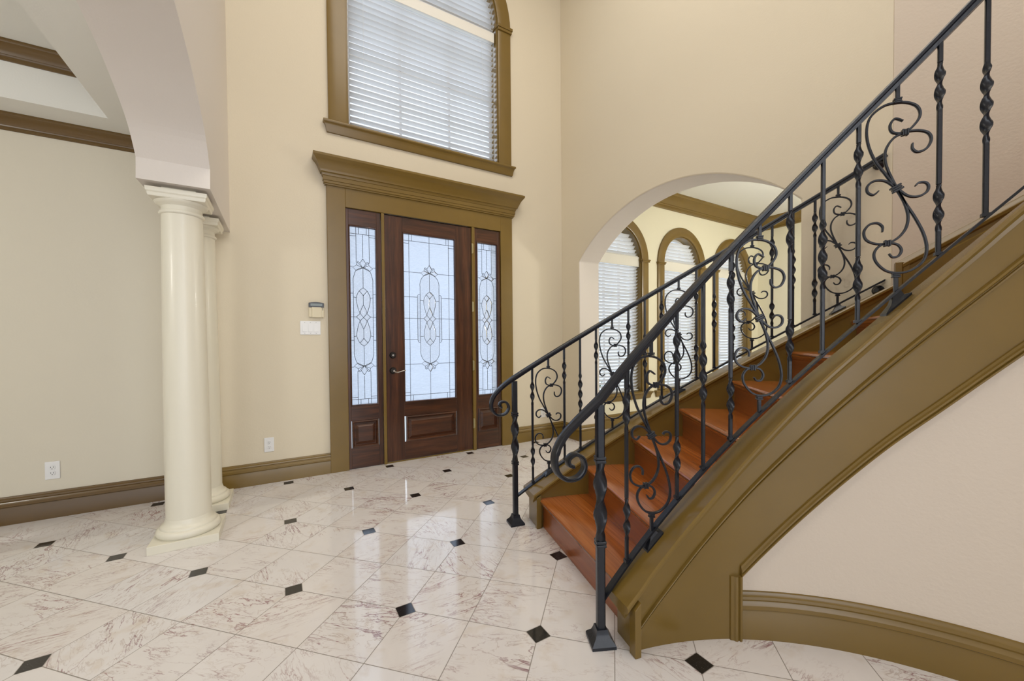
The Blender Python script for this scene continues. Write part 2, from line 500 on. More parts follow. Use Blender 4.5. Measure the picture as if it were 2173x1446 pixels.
# parlor (left room) ceiling with a raised tray, its walls
zc = 2.75
TX, TY = -.995, 3.70
mb = MB()
t0x, t0y = -4.2, .2
mb.box(-5, t0x, -4, YW, zc, zc + .05); mb.box(TX, HW0, -4, YW, zc, zc + .05)
mb.box(t0x, TX, TY, YW, zc, zc + .05); mb.box(t0x, TX, -4, t0y, zc, zc + .05)
mb.box(TX, TX + .04, t0y, TY, zc + .05, 3.16); mb.box(t0x - .04, t0x, t0y, TY, zc + .05, 3.16)
mb.box(t0x, TX, TY, TY + .04, zc + .05, 3.16); mb.box(t0x, TX, t0y - .04, t0y, zc + .05, 3.16)
mb.box(t0x, TX, t0y, TY, 3.075, 3.16)
mb.build('ceiling', M['ceiling'], kind='structure')
mb = MB(); mb.box(-5, -4.9, -4, YW, 0, 3.2); mb.build('wall_parlor_side', M['parlor'], kind='structure')
# foyer ceiling
mb = MB(); mb.box(HW0, 4.2, -4, YW, TOP - .06, TOP + .04); mb.build('ceiling', M['ceiling'], kind='structure')
# dining room shell
DX1, DZ = 7.72, 3.42
mb = MB(); mb.box(DX1, DX1 + .12, .2, YW, 0, DZ + .1); mb.build('wall_dining_side', M['dining'], kind='structure')
mb = MB(); mb.box(3.6, DX1 + .12, .1, .2, 0, DZ + .1); mb.build('wall_dining_back', M['dining'], kind='structure')
mb = MB(); mb.box(XR + .315, DX1 + .12, .1, YW, DZ, DZ + .08); mb.build('ceiling', M['ceiling'], kind='structure')

# ------------------------------------------------------------------ mouldings
def crown_prof(w_, h_):
    """(offset from wall, z below ceiling)"""
    p = [(0, 0), (w_, 0), (w_, -.10), (w_ * .93, -.14), (w_ * .90, -.2), (w_ * .82, -.24), (w_ * .66, -.33), (w_ * .50, -.46), (w_ * .40, -.6),
         (w_ * .35, -.70), (w_ * .30, -.72), (w_ * .27, -.8), (w_ * .2, -.84), (w_ * .2, -.95), (w_ * .12, -1.0), (0, -1.0)]
    return [(a, b * h_) if b else (a, 0) for a, b in p]
base_prof = [(0, 0), (.022, 0), (.022, .105), (.019, .112), (.019, .118), (.027, .124), (.027, .140), (.021, .147), (.018, .155), (.022, .162), (.019, .172), (.010, .178), (.007, .186), (0, .188)]

def mould(name, path, prof, z0, mat, closed=False, parent=None, kind='structure', label=None):
    mb = sweep2(path, prof, lambda u, v, d: (u, v, z0 + d), closed)
    return mb.build(name, mat, parent, smooth=35, kind=kind if parent is None else None, label=label)

# travel so that the room lies to the left of the path
mould('baseboard_left', [(HW1 - .25, YW), (-4.9, YW)], base_prof, 0, M['trim_dark'])
mould('baseboard_front', [(.374, YW), (-.62, YW)], base_prof, 0, M['trim'])
mould('baseboard_right', [(XR + .315, 3.99), (XR + .315, YJ1), (XR, YJ1), (XR, YW), (2.345, YW)][1:], base_prof, 0, M['trim'])
mould('baseboard_dining', [(DX1, .2), (DX1, YW), (XR + .315, YW), (XR + .315, YJ1)], base_prof, 0, M['trim'])
mould('trim_1', [(HW0, YW), (-4.9, YW)], crown_prof(.085, .095), zc, M['trim_dark'])
mould('trim_2', [(TX, t0y), (TX, TY), (t0x, TY), (t0x, t0y)], crown_prof(.085, .10), 3.075, M['trim_dark'])
mould('trim_3', [(DX1, .2), (DX1, YW), (XR + .315, YW), (XR + .315, .9)], crown_prof(.19, .19), DZ, M['trim'])

# ------------------------------------------------------------------ entry door unit
entry = bpy.data.objects.new('door_1', None); COL.objects.link(entry); entry['kind'] = 'structure'
entry.location = (0, 0, 0)
# painted casing: jambs, head board, mullions
CF = 3.967
mb = MB()
mb.box(.372, .532, CF, YW + .1, 0, 2.70); mb.box(2.195, 2.348, CF, YW + .1, 0, 2.70); mb.box(.532, 2.195, CF, YW + .1, 2.49, 2.70)
mb.box(.857, .886, CF + .004, YW + .1, 0, 2.49); mb.box(1.831, 1.866, CF + .004, YW + .1, 0, 2.49)
mb.box(.886, 1.831, CF + .02, YW + .12, -.0, .012)
mb.build('door_frame', M['trim'], entry, bevel=.003)
# cornice over the head board
cor = [(0, 0), (.125, 0), (.125, .022), (.118, .030)][:0] + [
    (0.0, .242), (.112, .242), (.112, .222), (.106, .214), (.101, .205), (.092, .196), (.080, .178), (.068, .152), (.058, .128), (.050, .112), (.050, .104),
    (.040, .098), (.034, .084), (.034, .078), (.028, .074), (.028, .040), (.022, .036), (.022, .016), (.014, .012), (.014, 0.0), (0, 0)]
mould('trim_4', [(2.348, YW + .03), (2.348, CF), (.372, CF), (.372, YW + .03)][::1], [(a, b) for a, b in cor], 2.665, M['trim'])

def door_frame_wood(parent, x0, x1, g, zt, zb, yf, yb, pan, stile_name='stile', lip=0.0):
    """stiles, rails and a raised panel around the glass g=(gx0,gx1,gz0,gz1)"""
    gx0, gx1, gz0, gz1 = g
    mb = MB(); mb.box(x0, gx0 - .012, yf, yb, zb, zt); mb.box(gx1 + .012, x1, yf, yb, zb, zt)
    mb.build('stile', M['door_v'], parent, bevel=.002)
    mb = MB()
    mb.box(gx0 - .012, gx1 + .012, yf, yb, gz1 + .012, zt); mb.box(gx0 - .012, gx1 + .012, yf, yb, pan[3] + .0, gz0 - .012)
    mb.box(gx0 - .012, gx1 + .012, yf, yb, zb, pan[2])
    mb.build('rail', M['door_h'], parent, bevel=.002)
    # glazing bead
    pr = [(0, 0), (0, -.010), (.005, -.014), (.010, -.012), (.013, -.002), (.013, .02), (0, .02)]
    mb = sweep2([(gx0 - .013, gz0 - .013), (gx1 + .013, gz0 - .013), (gx1 + .013, gz1 + .013), (gx0 - .013, gz1 + .013)], pr, lambda u, v, d: (u, yf + .004 + d, v), closed=True)
    mb.build('glazing_bead', M['door_v'], parent, smooth=40)
    # raised panel
    px0, px1, pz0, pz1 = pan
    px0 = max(px0, gx0 - .012); px1 = min(px1, gx1 + .012)
    mb = MB()
    def ring(i, y): return [(px0 + i, yf + y, pz0 + i), (px1 - i, yf + y, pz0 + i), (px1 - i, yf + y, pz1 - i), (px0 + i, yf + y, pz1 - i)]
    mb.grid([ring(0, .03), ring(0, -.008), ring(.010, -.013), ring(.018, -.004), ring(.024, .014), ring(.030, .014), ring(.052, .003), ring(.056, 0.0)], cap=True)
    mb.build('raised_panel', M['door_h'], parent, smooth=25)
    return

ZC = 1.4635
def leading(parent, cx, g, kind, y):
    gx0, gx1, gz0, gz1 = g; hx0, hx1 = gx0 - cx, gx1 - cx
    H = gz1 - ZC; L = []
    def sym(pts, mx=True, mz=True):
        for sx in ((1, -1) if mx else (1,)):
            for sz in ((1, -1) if mz else (1,)):
                L.append([(sx * a, sz * b) for a, b in pts])
    hw = (gx1 - gx0) / 2
    rc = .103 if kind == 'door' else .090
    if kind == 'door':
        sym([(.215, -H), (.215, H)], mz=False)
        sym([(-hw, .795), (hw, .795)], mx=False)
        sym([(hw, .767), (.215, .767)]); sym([(.187, H), (.187, .795)])
        sym([(0, H), (0, .563)], mx=False)
        sym([(hw, .475), (.092, .475)]); sym([(hw, .220), (.131, .220)]); sym([(hw, 0), (.066, 0)], mz=False)
        sym([(rc, .190), (.065, .185)])
        sym([(rc + .003, .248), (.116, .252), (.128, .240), (.131, .225), (.131, -.225), (.128, -.240), (.116, -.252), (rc + .003, -.248)], mz=False)
    else:
        sym([(.060, H), (.060, .523)])
        sym([(-hw, .797), (hw, .797)], mx=False)
        sym([(hw, .776), (.060, .776)]); sym([(.036, H), (.036, .797)])
        sym([(0, .797), (0, .573)], mx=False)
        sym([(hw, .482), (.092, .482)]); sym([(hw, .226), (rc, .226)]); sym([(rc, .190), (.064, .185)]); sym([(hw, 0), (.066, 0)], mz=False)
    # fan of five pieces
    sym([(0, .563), (.028, .519), (0, .475), (-.028, .519), (0, .563)], mx=False)
    sym([(0, .475), (.057, .501), (.092, .474), (.061, .446), (0, .475)])
    sym(catmull([(.028, .519), (.040, .532), (.052, .526), (.057, .501)], 4)); sym([(0, .475), (.052, .526)])
    # racetrack
    track = catmull([(0, .475), (.035, .466), (.066, .442), (.090 * rc / .103, .408), (rc, .365), (rc, .33)], 5)
    L_ = [(a, b) for a, b in track] + [(rc, 0)]
    sym(L_)
    sym([(0, .475), (0, .283)], mx=False)
    # braided ovals: two strands crossing at the middle
    st = [(0, .283), (.038, .250), (.061, .200), (.064, .160), (.052, .095), (.034, .042), (0, -.004), (-.034, -.042), (-.052, -.095), (-.064, -.160), (-.061, -.200), (-.038, -.250), (0, -.283)]
    sym(catmull(st, 5), mz=False)
    sym(catmull([(0, .120), (.026, .060), (.036, .030), (.066, 0)], 5))
    sym(catmull([(.036, .250), (.014, .225), (0, .205)], 5)); sym([(0, .215), (0, .120)], mx=False)
    mb = MB()
    for pts in L:
        pts = [(min(max(a, hx0), hx1), b) for a, b in pts]
        mb.tube([(cx + a, y - .003, ZC + b) for a, b in pts], .0023, 5)
    mb.build('leading', M['lead'], parent, smooth=60)
    # panes
    mb = MB(); mb.box(gx0 - .01, gx1 + .01, y, y + .004, gz0 - .01, gz1 + .01)
    mb.build('glass_pane', M['glass_wavy'], parent)
    half = track + [(rc, .3)]
    poly = [(-a, b) for a, b in half[::-1]][:-1] + half + [(a, -b) for a, b in half[::-1]] + [(-a, -b) for a, b in half[1:]]
    poly = [(a, b) for a, b in half] + [(a, -b) for a, b in half[::-1]] + [(-a, -b) for a, b in half[1:]] + [(-a, b) for a, b in half[::-1][:-1]]
    mb = MB(); mb.add([(cx + a, y - .001, ZC + b) for a, b in poly], [list(range(len(poly)))])
    mb.build('pebbled_pane', M['glass_pebble'], parent, recalc=False)
    mb = MB()
    def piece(pts):
        n = len(pts); mx_ = sum(p[0] for p in pts) / n; mz_ = sum(p[1] for p in pts) / n
        for sz in (1, -1):
            o_ = [(cx + a, y - .0015, ZC + sz * b) for a, b in pts]
            i_ = [(cx + mx_ + (a - mx_) * .72, y - .0045, ZC + sz * (mz_ + (b - mz_) * .72)) for a, b in pts]
            mb.add(o_ + i_, [[k, (k + 1) % n, n + (k + 1) % n, n + k] for k in range(n)] + [[n + k for k in range(n)]])
    ov = catmull([(0, .205), (.014, .225), (.036, .250), (.061, .200), (.064, .160), (.052, .095), (.034, .042), (.020, .075), (0, .120)], 3)
    for s_ in (1, -1):
        piece([(s_ * a, b) for a, b in ov][:-1]); piece([(s_ * .034, .040), (s_ * .066, 0), (s_ * .034, -.040), (0, 0)])
        piece([(0, .475), (s_ * .057, .501), (s_ * .092, .474), (s_ * .061, .446)])
    piece([(0, .563), (.028, .519), (0, .475), (-.028, .519)]); piece([(0, .283), (.033, .250), (0, .210), (-.033, .250)])
    piece([(0, .118), (.030, .045), (0, .002), (-.030, .045)])
    if kind == 'door':
        for s_ in (1, -1):
            mb.box(cx + s_ * .106, cx + s_ * .129, y - .004, y - .001, ZC - .238, ZC + .238)
    mb.build('bevel_pane', M['glass_bevel'], parent)

door_leaf = bpy.data.objects.new('door_leaf', None); COL.objects.link(door_leaf); door_leaf.parent = entry
g = (1.079, 1.627, .613, 2.322)
door_frame_wood(door_leaf, .889, 1.828, g, 2.482, .016, 3.988, 4.034, (1.083, 1.630, .198, .459))
leading(door_leaf, 1.3515, g, 'door', 4.008)
side = []
for nm, cx, x0, x1, g in (('window_5', .686, .534, .855, (.570, .801, .620, 2.323)), ('window_6', 2.026, 1.868, 2.193, (1.906, 2.146, .620, 2.325))):
    e = bpy.data.objects.new(nm, None); COL.objects.link(e); e['kind'] = 'structure'
    door_frame_wood(e, x0, x1, g, 2.486, .004, 3.985, 4.034, (g[0] - .006, g[1] + .006, .203, .462))
    leading(e, cx, g, 'side', 4.006)
# lock, lever, hinges
mb = MB()
def disc(mb, x, z, y0, y1, r0, r1, n=28):
    mb.grid([[(x + r * cos(2 * pi * k / n), y, z + r * sin(2 * pi * k / n)) for k in range(n)] for r, y in ((r0, y0), (r0, y0 + (y1 - y0) * .4), (r1, y1))])
disc(mb, .955, 1.087, 3.988, 3.968, .033, .026)
mb.build('deadbolt', M['bronze'], door_leaf, smooth=40)
mb = MB(); disc(mb, .955, 1.087, 3.969, 3.962, .012, .010); mb.box(.951, .959, 3.950, 3.963, 1.077, 1.097); mb.build('thumb_turn', M['nickel'], door_leaf, smooth=40)
mb = MB(); disc(mb, .955, .932, 3.988, 3.970, .034, .025); mb.build('rosette', M['bronze'], door_leaf, smooth=40)
mb = MB()
disc(mb, .955, .932, 3.971, 3.935, .011, .011, 16)
pts = catmull([(.953, .930), (.975, .918), (1.000, .916), (1.028, .924), (1.052, .932), (1.070, .930)], 5)
mb.tube([(a, 3.933, b) for a, b in pts], lambda t: .0085 * (1 - .55 * t), 10)
mb.build('door_handle', M['nickel'], door_leaf, smooth=50)
for i, z in enumerate((2.252, 1.607, .952, .306)):
    mb = MB(); mb.tube([(1.834, 3.972, z - .05), (1.834, 3.972, z + .05)], .0065, 10)
    for k in (-.052, .052): mb.tube([(1.834, 3.972, z + k - .003), (1.834, 3.972, z + k + .003)], .008, 10)
    mb.box(1.832, 1.846, 3.965, 3.972, z - .05, z + .05)
    mb.build('hinge', M['brass'], door_leaf, smooth=40)

# ------------------------------------------------------------------ arched windows and blinds
def arch_path(cx, hw, z0, zs, rise, n=32):
    """right jamb up, over, down the left jamb"""
    return [(cx + hw, z0), (cx + hw, zs)] + [(cx + hw * cos(pi * i / n), zs + rise * sin(pi * i / n)) for i in range(1, n)] + [(cx - hw, zs), (cx - hw, z0)]

def arch_window(nm, cx, hw, z0, zs, rise, cw, label, muntins, imp, sill_h, sill_p):
    e = bpy.data.objects.new(nm, None); COL.objects.link(e); e['kind'] = 'structure'
    # casing
    pr = [(0, .0), (0, -.024), (-.012, -.028), (-cw + .012, -.028), (-cw, -.022), (-cw, 0)]
    sweep2(arch_path(cx, hw, z0, zs, rise), pr, lambda u, v, d: (u, YW + d, v)).build('window_frame', M['trim'], e, smooth=35)
    # painted reveal lining
    pr = [(0, -.004), (0, .16), (.012, .16), (.012, -.004)]
    sweep2(arch_path(cx, hw - .0005, z0, zs, rise), pr, lambda u, v, d: (u, YW + d, v)).build('reveal', M['trim'], e, smooth=35)
    # impost blocks at the spring line
    for s_ in (-1, 1):
        mb = MB()
        a, b = sorted((cx + s_ * (hw - .012), cx + s_ * (hw + cw + .018)))
        mb.box(a, b, YW - .05, YW, zs - imp * .35, zs + imp * .35); mb.box(a + .008, b - .008, YW - .042, YW, zs - imp, zs - imp * .35)
        mb.box(min(cx + s_ * (hw - .022), cx + s_ * hw), max(cx + s_ * (hw - .022), cx + s_ * hw), YW, YW + .11, zs - imp * .35, zs + imp * .35)
        mb.build('impost', M['trim'], e, bevel=.003)
    # sill and apron
    h = sill_h; p_ = sill_p
    prof = [(0, 0), (.046, 0), (.050, -.006), (.050, -.018), (.046, -.024), (.038, -.030), (.034, -.2 * h - .02), (.030, -.5 * h), (.027, -.6 * h), (.022, -.9 * h), (.018, -h), (0, -h)]
    xa, xb = cx - hw - cw - p_, cx + hw + cw + p_
    sweep2([(xb, YW), (xb, YW - .001), (xa, YW - .001), (xa, YW)], prof, lambda u, v, d: (u, v, z0 - .006 + d)).build('window_sill', M['trim'], e, smooth=35)
    mb = MB(); mb.box(cx - hw, cx + hw, YW - .02, YW + .16, z0 - .02, z0 + .003); mb.build('sill_board', M['trim'], e)
    # sash, muntins and glass
    mb = MB(); y0, y1 = YW + .13, YW + .165
    mb.box(cx - hw, cx + hw, y0, y1, zs - .03, zs + .03)
    for k in range(1, muntins[0]):
        x = cx - hw + 2 * hw * k / muntins[0]; mb.box(x - .012, x + .012, y0 + .01, y1, z0, zs + rise * sqrt(max(0, 1 - ((x - cx) / hw) ** 2)))
    for k in range(1, muntins[1]):
        z = z0 + (zs - z0) * k / muntins[1]; mb.box(cx - hw, cx + hw, y0 + .01, y1, z - .012, z + .012)
    sweep2(arch_path(cx, hw, z0, zs, rise), [(0, y0), (.045, y0), (.045, y1), (0, y1)], lambda u, v, d: (u, d, v), mb=mb)
    mb.box(cx - hw, cx + hw, y0, y1, z0, z0 + .05)
    mb.build('sash', M['sash'], e)
    pl = arch_poly(cx, hw, z0, zs, rise)
    mb = MB(); mb.add([(u, YW + .15, v) for u, v in pl], [list(range(len(pl)))]); mb.build('glass_pane', M['glass_clear'], e, recalc=False)
    return e

def slat_mesh(mb, cx, hwf, zs_list, y, depth, tilt, thick=.003, bow=.004):
    for z in zs_list:
        h = hwf(z)
        if h < .03: continue
        ca, sa = cos(tilt), sin(tilt)
        prof = []
        for s_ in (-1, -.5, 0, .5, 1): prof.append((s_ * depth / 2, bow * (1 - s_ * s_) + thick / 2))
        for s_ in (1, .5, 0, -.5, -1): prof.append((s_ * depth / 2, bow * (1 - s_ * s_) - thick / 2))
        ring = [(a * ca - b * sa, a * sa + b * ca) for a, b in prof]
        mb.grid([[(x, y + a, z + b) for a, b in ring] for x in (cx - h, cx + h)])

def blind(nm, label, cx, hw, z0, zv0, zv1, y, pitch, depth, tilt, group=None, gap_r=.0, cords=(-.8, .8)):
    t = thing(nm, label, 'window blind', (cx, y, z0), group=group)
    L = lambda mb: [(x - cx, yy - y, z - z0) for x, yy, z in mb.v]
    mb = MB(); n = int((zv0 - z0 - .03) / pitch) + 1
    slat_mesh(mb, cx, lambda z: hw - gap_r, [z0 + .045 + pitch * k for k in range(n)], y, depth, tilt)
    mb.v = L(mb); mb.build('slats', M['blind'], t, smooth=40)
    mb = MB(); mb.box(cx - hw + gap_r, cx + hw - gap_r, y - .026, y + .026, z0 + .008, z0 + .024); mb.v = L(mb); mb.build('bottom_rail', M['blind'], t, bevel=.003)
    mb = MB(); mb.box(cx - hw + .004, cx + hw - .004, y - .04, y - .028, zv0, zv1); mb.box(cx - hw + .01, cx + hw - .01, y - .028, y + .03, zv0 + .01, zv1)
    mb.v = L(mb); mb.build('valance', M['valance'], t, bevel=.003)
    for f in cords:
        mb = MB(); x = cx + hw * f
        for yy in (y - depth * .5 * abs(cos(tilt)) - .004,): mb.tube([(x, yy, z0 + .02), (x, yy, zv0)], .0012, 5)
        mb.v = L(mb); mb.build('ladder_cord', M['blind'], t)
    return t

def arch_blind(nm, label, cx, hw, zs, rise, zb, y, pitch, depth, tilt, group=None):
    t = thing(nm, label, 'window blind', (cx, y, zb), group=group)
    mb = MB()
    zl = [zb + .03 + pitch * k for k in range(int((zs + rise - zb - .05) / pitch))]
    slat_mesh(mb, cx, lambda z: (hw - .03) * sqrt(max(0, 1 - ((max(z, zs) - zs) / (rise - .01)) ** 2)), zl, y, depth, tilt)
    mb.v = [(x - cx, yy - y, z - zb) for x, yy, z in mb.v]; mb.build('slats', M['blind'], t, smooth=40)
    mb = MB(); mb.box(-hw + .02, hw - .02, -.026, .026, .002, .016); mb.build('bottom_rail', M['blind'], t, bevel=.003)
    return t

arch_window('window_1', UWC, UWH, 3.27, 4.83, .84, .165, '', (3, 4), .045, .105, -.004)
blind('window_blind', 'wide white slatted blind, closed, in the tall window over the entry door', UWC, UWH - .02, 3.275, 4.655, 4.76, YW + .065, .0585, .058, radians(-13), gap_r=.012, cords=(-.82, .80))
arch_blind('window_blind', 'white slatted blind filling the arched head of the tall window over the entry door', UWC, UWH, 4.83, .84, 4.765, YW + .065, .0585, .057, radians(-13))
dn = ['first', 'second', 'third']
dlab = [('leftmost arched dining room window', ), ('middle arched dining room window',), ('rightmost arched dining room window',)]
for i, c_ in enumerate(DW):
    arch_window('window_%d' % (i + 2), c_, .445, .47, 2.40, .455, .14, '', (3, 4), .03, .10, .02)
    blind('window_blind', 'white slatted blind in the ' + dlab[i][0] + ', below the round head', c_, .435, .475, 2.30, 2.445, YW + .06, .0475, .05, radians(-42), group='slatted blinds in the dining room', gap_r=.008)
    arch_blind('window_blind', 'small white blind in the round head of the ' + dlab[i][0], c_, .445, 2.40, .455, 2.448, YW + .06, .052, .05, radians(-46), group='round-head blinds in the dining room')

# ------------------------------------------------------------------ columns
def column(cy, label):
    t = thing('column', label, 'column', (-.1663 * cy if cy < 3.3 else -.522, cy, 0), group='columns under the arch')
    mb = MB(); mb.box(-.167, .167, -.167, .167, 0, .05); mb.build('plinth', M['column'], t, bevel=.002)
    pr = [(.0, .05), (.150, .05), (.158, .058), (.1615, .070), (.158, .084), (.150, .092), (.142, .095), (.1405, .103), (.136, .109), (.129, .112), (.122, .121), (.117, .135), (.113, .150)]
    mb = MB(); mb.lathe(pr, 0, 0, 64); mb.build('base', M['column'], t, smooth=40)
    pr = [(.1125, .148)] + [(.1125 - .0125 * max(0, (z - .5) / 1.5) ** 1.4, z) for z in [.2 + .1 * k for k in range(19)]]
    mb = MB(); mb.lathe(pr, 0, 0, 64); mb.build('shaft', M['column'], t, smooth=40)
    pr = [(.100, 1.99), (.106, 1.992), (.110, 1.997), (.111, 2.003), (.108, 2.010), (.100, 2.014), (.0995, 2.020), (.0995, 2.040), (.105, 2.044), (.107, 2.047), (.118, 2.052), (.128, 2.060), (.131, 2.068), (.131, 2.071)]
    mb = MB(); mb.lathe(pr, 0, 0, 64); mb.build('capital', M['column'], t, smooth=40)
    mb = MB()
    ring = lambda h, z: [(-h, -h, z), (h, -h, z), (h, h, z), (-h, h, z)]
    mb.grid([ring(.130, 2.068), ring(.134, 2.077), ring(.134, 2.088), ring(.139, 2.094), ring(.141, 2.102), ring(.141, 2.117), ring(.080, 2.118), ring(.080, 2.140)])
    mb.build('abacus', M['column'], t, smooth=25)
column(3.125, 'round cream column with square plinth, the nearer of the pair under the arch')
column(3.66, 'round cream column half hidden behind the nearer column, by the entry wall')

# ------------------------------------------------------------------ staircase
stair = thing('staircase', 'curved staircase with red-brown wooden steps and olive painted sides', 'staircase', (CX, CY, 0))
def Q(R, th, z): return (R * cos(radians(th)), R * sin(radians(th)), z)
RISE_, DTH, TN = .1885, 7.63, 76.4
THE = -38.0
ri, ro = 1.40, 2.475
def lim(R, th):
    """do not pass through the flat wall with the arch"""
    c_ = cos(radians(th))
    return min(R, (XR - CX - .002) / c_) if (th > TH0 and c_ > 0) else min(R, RO - .002) if th <= TH0 else R
nsteps = int((TN - THE) / DTH)
def tread_mesh(r0, r1):
    mb = MB(); n = 8
    # cross-section from nosing (angle 0) back; local frame: x radial, origin on the stair axis
    secs = []
    for k in range(13):
        R = r0 + (r1 - r0) * k / 12
        a0 = 0.0; back = -(DTH + 1.6)
        q = lambda s_, z: (R * cos(radians(a0)) + 0, R * sin(radians(a0)), z)
        pts = []
        def pt(s_, z):     # s_ metres back from the nosing line
            a = radians(a0) - s_ / R
            return (R * cos(a), R * sin(a), z)
        for s_, z in ((.016, -.032), (.006, -.030), (0, -.020), (0, -.010), (.006, -.002), (.016, 0)): pts.append(pt(s_, z))
        a = radians(back)
        pts += [(R * cos(a), R * sin(a), 0), (R * cos(a), R * sin(a), -.032)]
        secs.append(pts)
    mb.grid(secs)
    return mb
def riser_mesh(r0, r1):
    mb = MB(); rings = []
    for k in range(13):
        R = r0 + (r1 - r0) * k / 12
        def pt(s_, z): a = -s_ / R; return (R * cos(a), R * sin(a), z)
        rings.append([pt(.026, -RISE_ + .0), pt(.026, -.03), pt(.045, -.03), pt(.045, -RISE_)])
    mb.grid(rings)
    # small cove strip under the nosing
    rings = []
    for k in range(13):
        R = r0 + (r1 - r0) * k / 12
        def pt(s_, z): a = -s_ / R; return (R * cos(a), R * sin(a), z)
        rings.append([pt(.026, -.050), pt(.020, -.046), pt(.014, -.036), pt(.014, -.031), pt(.026, -.031)])
    mb.grid(rings)
    return mb
tp = tread_mesh(ri, 2.44).build('tread', M['tread'], stair, smooth=40)
rp = riser_mesh(ri, 2.44).build('riser', M['riser'], stair, smooth=40)
for i in range(nsteps):
    for proto in (tp, rp):
        if i == 0: c_ = proto
        else:
            c_ = proto.copy(); COL.objects.link(c_); c_.parent = stair
        c_.location = (0, 0, RISE_ * (i + 1)); c_.rotation_euler = (0, 0, radians(TN - DTH * i))

def interp(tab, x):
    tab = sorted(tab)
    if x <= tab[0][0]: a, b = tab[0], tab[1]
    elif x >= tab[-1][0]: a, b = tab[-2], tab[-1]
    else:
        for a, b in zip(tab, tab[1:]):
            if a[0] <= x <= b[0]: break
    return a[1] + (b[1] - a[1]) * (x - a[0]) / (b[0] - a[0])
def smooth_tab(tab):
    tab = sorted(tab); pts = catmull(tab, 6)
    return pts
cap_tab = smooth_tab([(79.2, .190), (76.2, .255), (74.2, .306), (71.5, .369), (68.2, .448), (62.4, .589), (55.6, .768), (48.4, .959), (44.5, 1.060), (38.3, 1.212), (32.5, 1.362), (26.1, 1.526), (21.9, 1.638), (10, 1.94), (-10, 2.445), (-40, 3.2)])
bead_tab = smooth_tab([(78, .045), (76.7, .077), (70.3, .232), (67.9, .294), (59.4, .512), (56.1, .597), (47.9, .801), (38.9, 1.027), (32.4, 1.188), (24.3, 1.388), (21.9, 1.450), (10, 1.75), (-10, 2.255), (-40, 3.0)])
bot_tab = smooth_tab([(58.4, .236), (57.4, .261), (51.7, .404), (46.2, .543), (39.9, .703), (35.1, .823), (29.5, .955), (21.7, 1.15), (10, 1.445), (-10, 1.95), (-40, 2.71)])
capz = lambda t: interp(cap_tab, t)
beadz = lambda t: interp(bead_tab, t)
botz = lambda t: interp(bot_tab, t)
TE = 77.3
def tr(a, b, st=1.0):
    n = max(2, int(abs(a - b) / st)); return [a + (b - a) * i / n for i in range(n + 1)]
# inner stringer: full height to the floor for the first part, then a band
mb = MB()
mb.grid([[Q(1.318, t, 0 if t > 57.45 else botz(t)), Q(1.318, t, capz(t) - .03), Q(1.43, t, capz(t) - .03), Q(1.43, t, 0 if t > 57.45 else botz(t))] for t in tr(77.2, 57.5) + tr(57.45, THE)])
mb.build('stringer', M['trim'], stair, smooth=40)
mb = MB(); n_ = MB()
mb.grid([[Q(1.284, t, 0), Q(1.284, t, capz(t) - .034), Q(1.322, t, capz(t) - .034), Q(1.322, t, 0)] for t in tr(77.9, 76.7, .6)])
mb.build('end_board', M['trim'], stair, bevel=.002)
# cap of the inner stringer, rounded nose each side with a cove below
def capprof(r0, r1, z, t):
    return [Q(lim(R, t), t, z + d) for R, d in ((r0, -.008), (r0 + .006, 0), (r0 + .008, 0), (r1 - .008, 0), (r1 - .006, 0), (r1, -.008), (r1, -.020), (r1 - .008, -.028), (r1 - .014, -.034), (r0 + .020, -.052), (r0 + .016, -.034), (r0 + .008, -.028), (r0, -.020))]
mb = MB(); mb.grid([capprof(1.295, 1.445, capz(t), t) for t in tr(79.0, THE, .35)])
mb.build('stringer_cap', M['trim'], stair, smooth=40)
# beads on the inner face
bw = lambda t: max(.7, min(1.5, .7 + .8 * (77 - t) / 50))
mb = MB(); mb.grid([[Q(R, t, beadz(t) + d * bw(t)) for R, d in ((1.320, -.013), (1.310, -.011), (1.308, -.006), (1.314, -.003), (1.314, -.001), (1.306, .003), (1.307, .009), (1.312, .013), (1.320, .016))] for t in tr(76.6, THE)])
mb.build('bead_moulding', M['trim'], stair, smooth=30)
bp_ = [(1.322, -.004), (1.304, -.002), (1.302, .006), (1.308, .010), (1.303, .016), (1.303, .024), (1.309, .030), (1.311, .040), (1.320, .044)]
mb = MB(); mb.grid([[Q(R, t, botz(t) + d) for R, d in bp_] for t in tr(57.45, THE)])
# upright part down to the floor
up = [(d / 1.31 * 57.3, R) for R, d in bp_]
mb.grid([[Q(R, 57.45 + a, z) for a, R in up] for z in (0, botz(57.45) + .0)])
mb.build('edge_moulding', M['trim'], stair, smooth=30)
# outer stringer solid to the floor, with its cap
ocap = lambda t: .232 + .0252 * (77.0 - t)
mb = MB()
mb.grid([[Q(lim(2.385, t), t, 0), Q(lim(2.385, t), t, ocap(t) - .03), Q(lim(2.535, t), t, ocap(t) - .03), Q(lim(2.535, t), t, 0)] for t in tr(76.8, TH0 + .1)])
mb.build('stringer', M['trim'], stair, smooth=40)
mb = MB(); mb.grid([[Q(2.365, t, 0), Q(2.365, t, ocap(t) - .034), Q(2.39, t, ocap(t) - .034), Q(2.39, t, 0)] for t in tr(77.0, 76.2, .6)])
mb.build('end_board', M['trim'], stair, bevel=.002)
mb = MB(); mb.grid([capprof(2.36, 2.56, ocap(t) + .002, t) for t in tr(77.5, TH0 + .1, .35)])
mb.build('stringer_cap', M['trim'], stair, smooth=40)
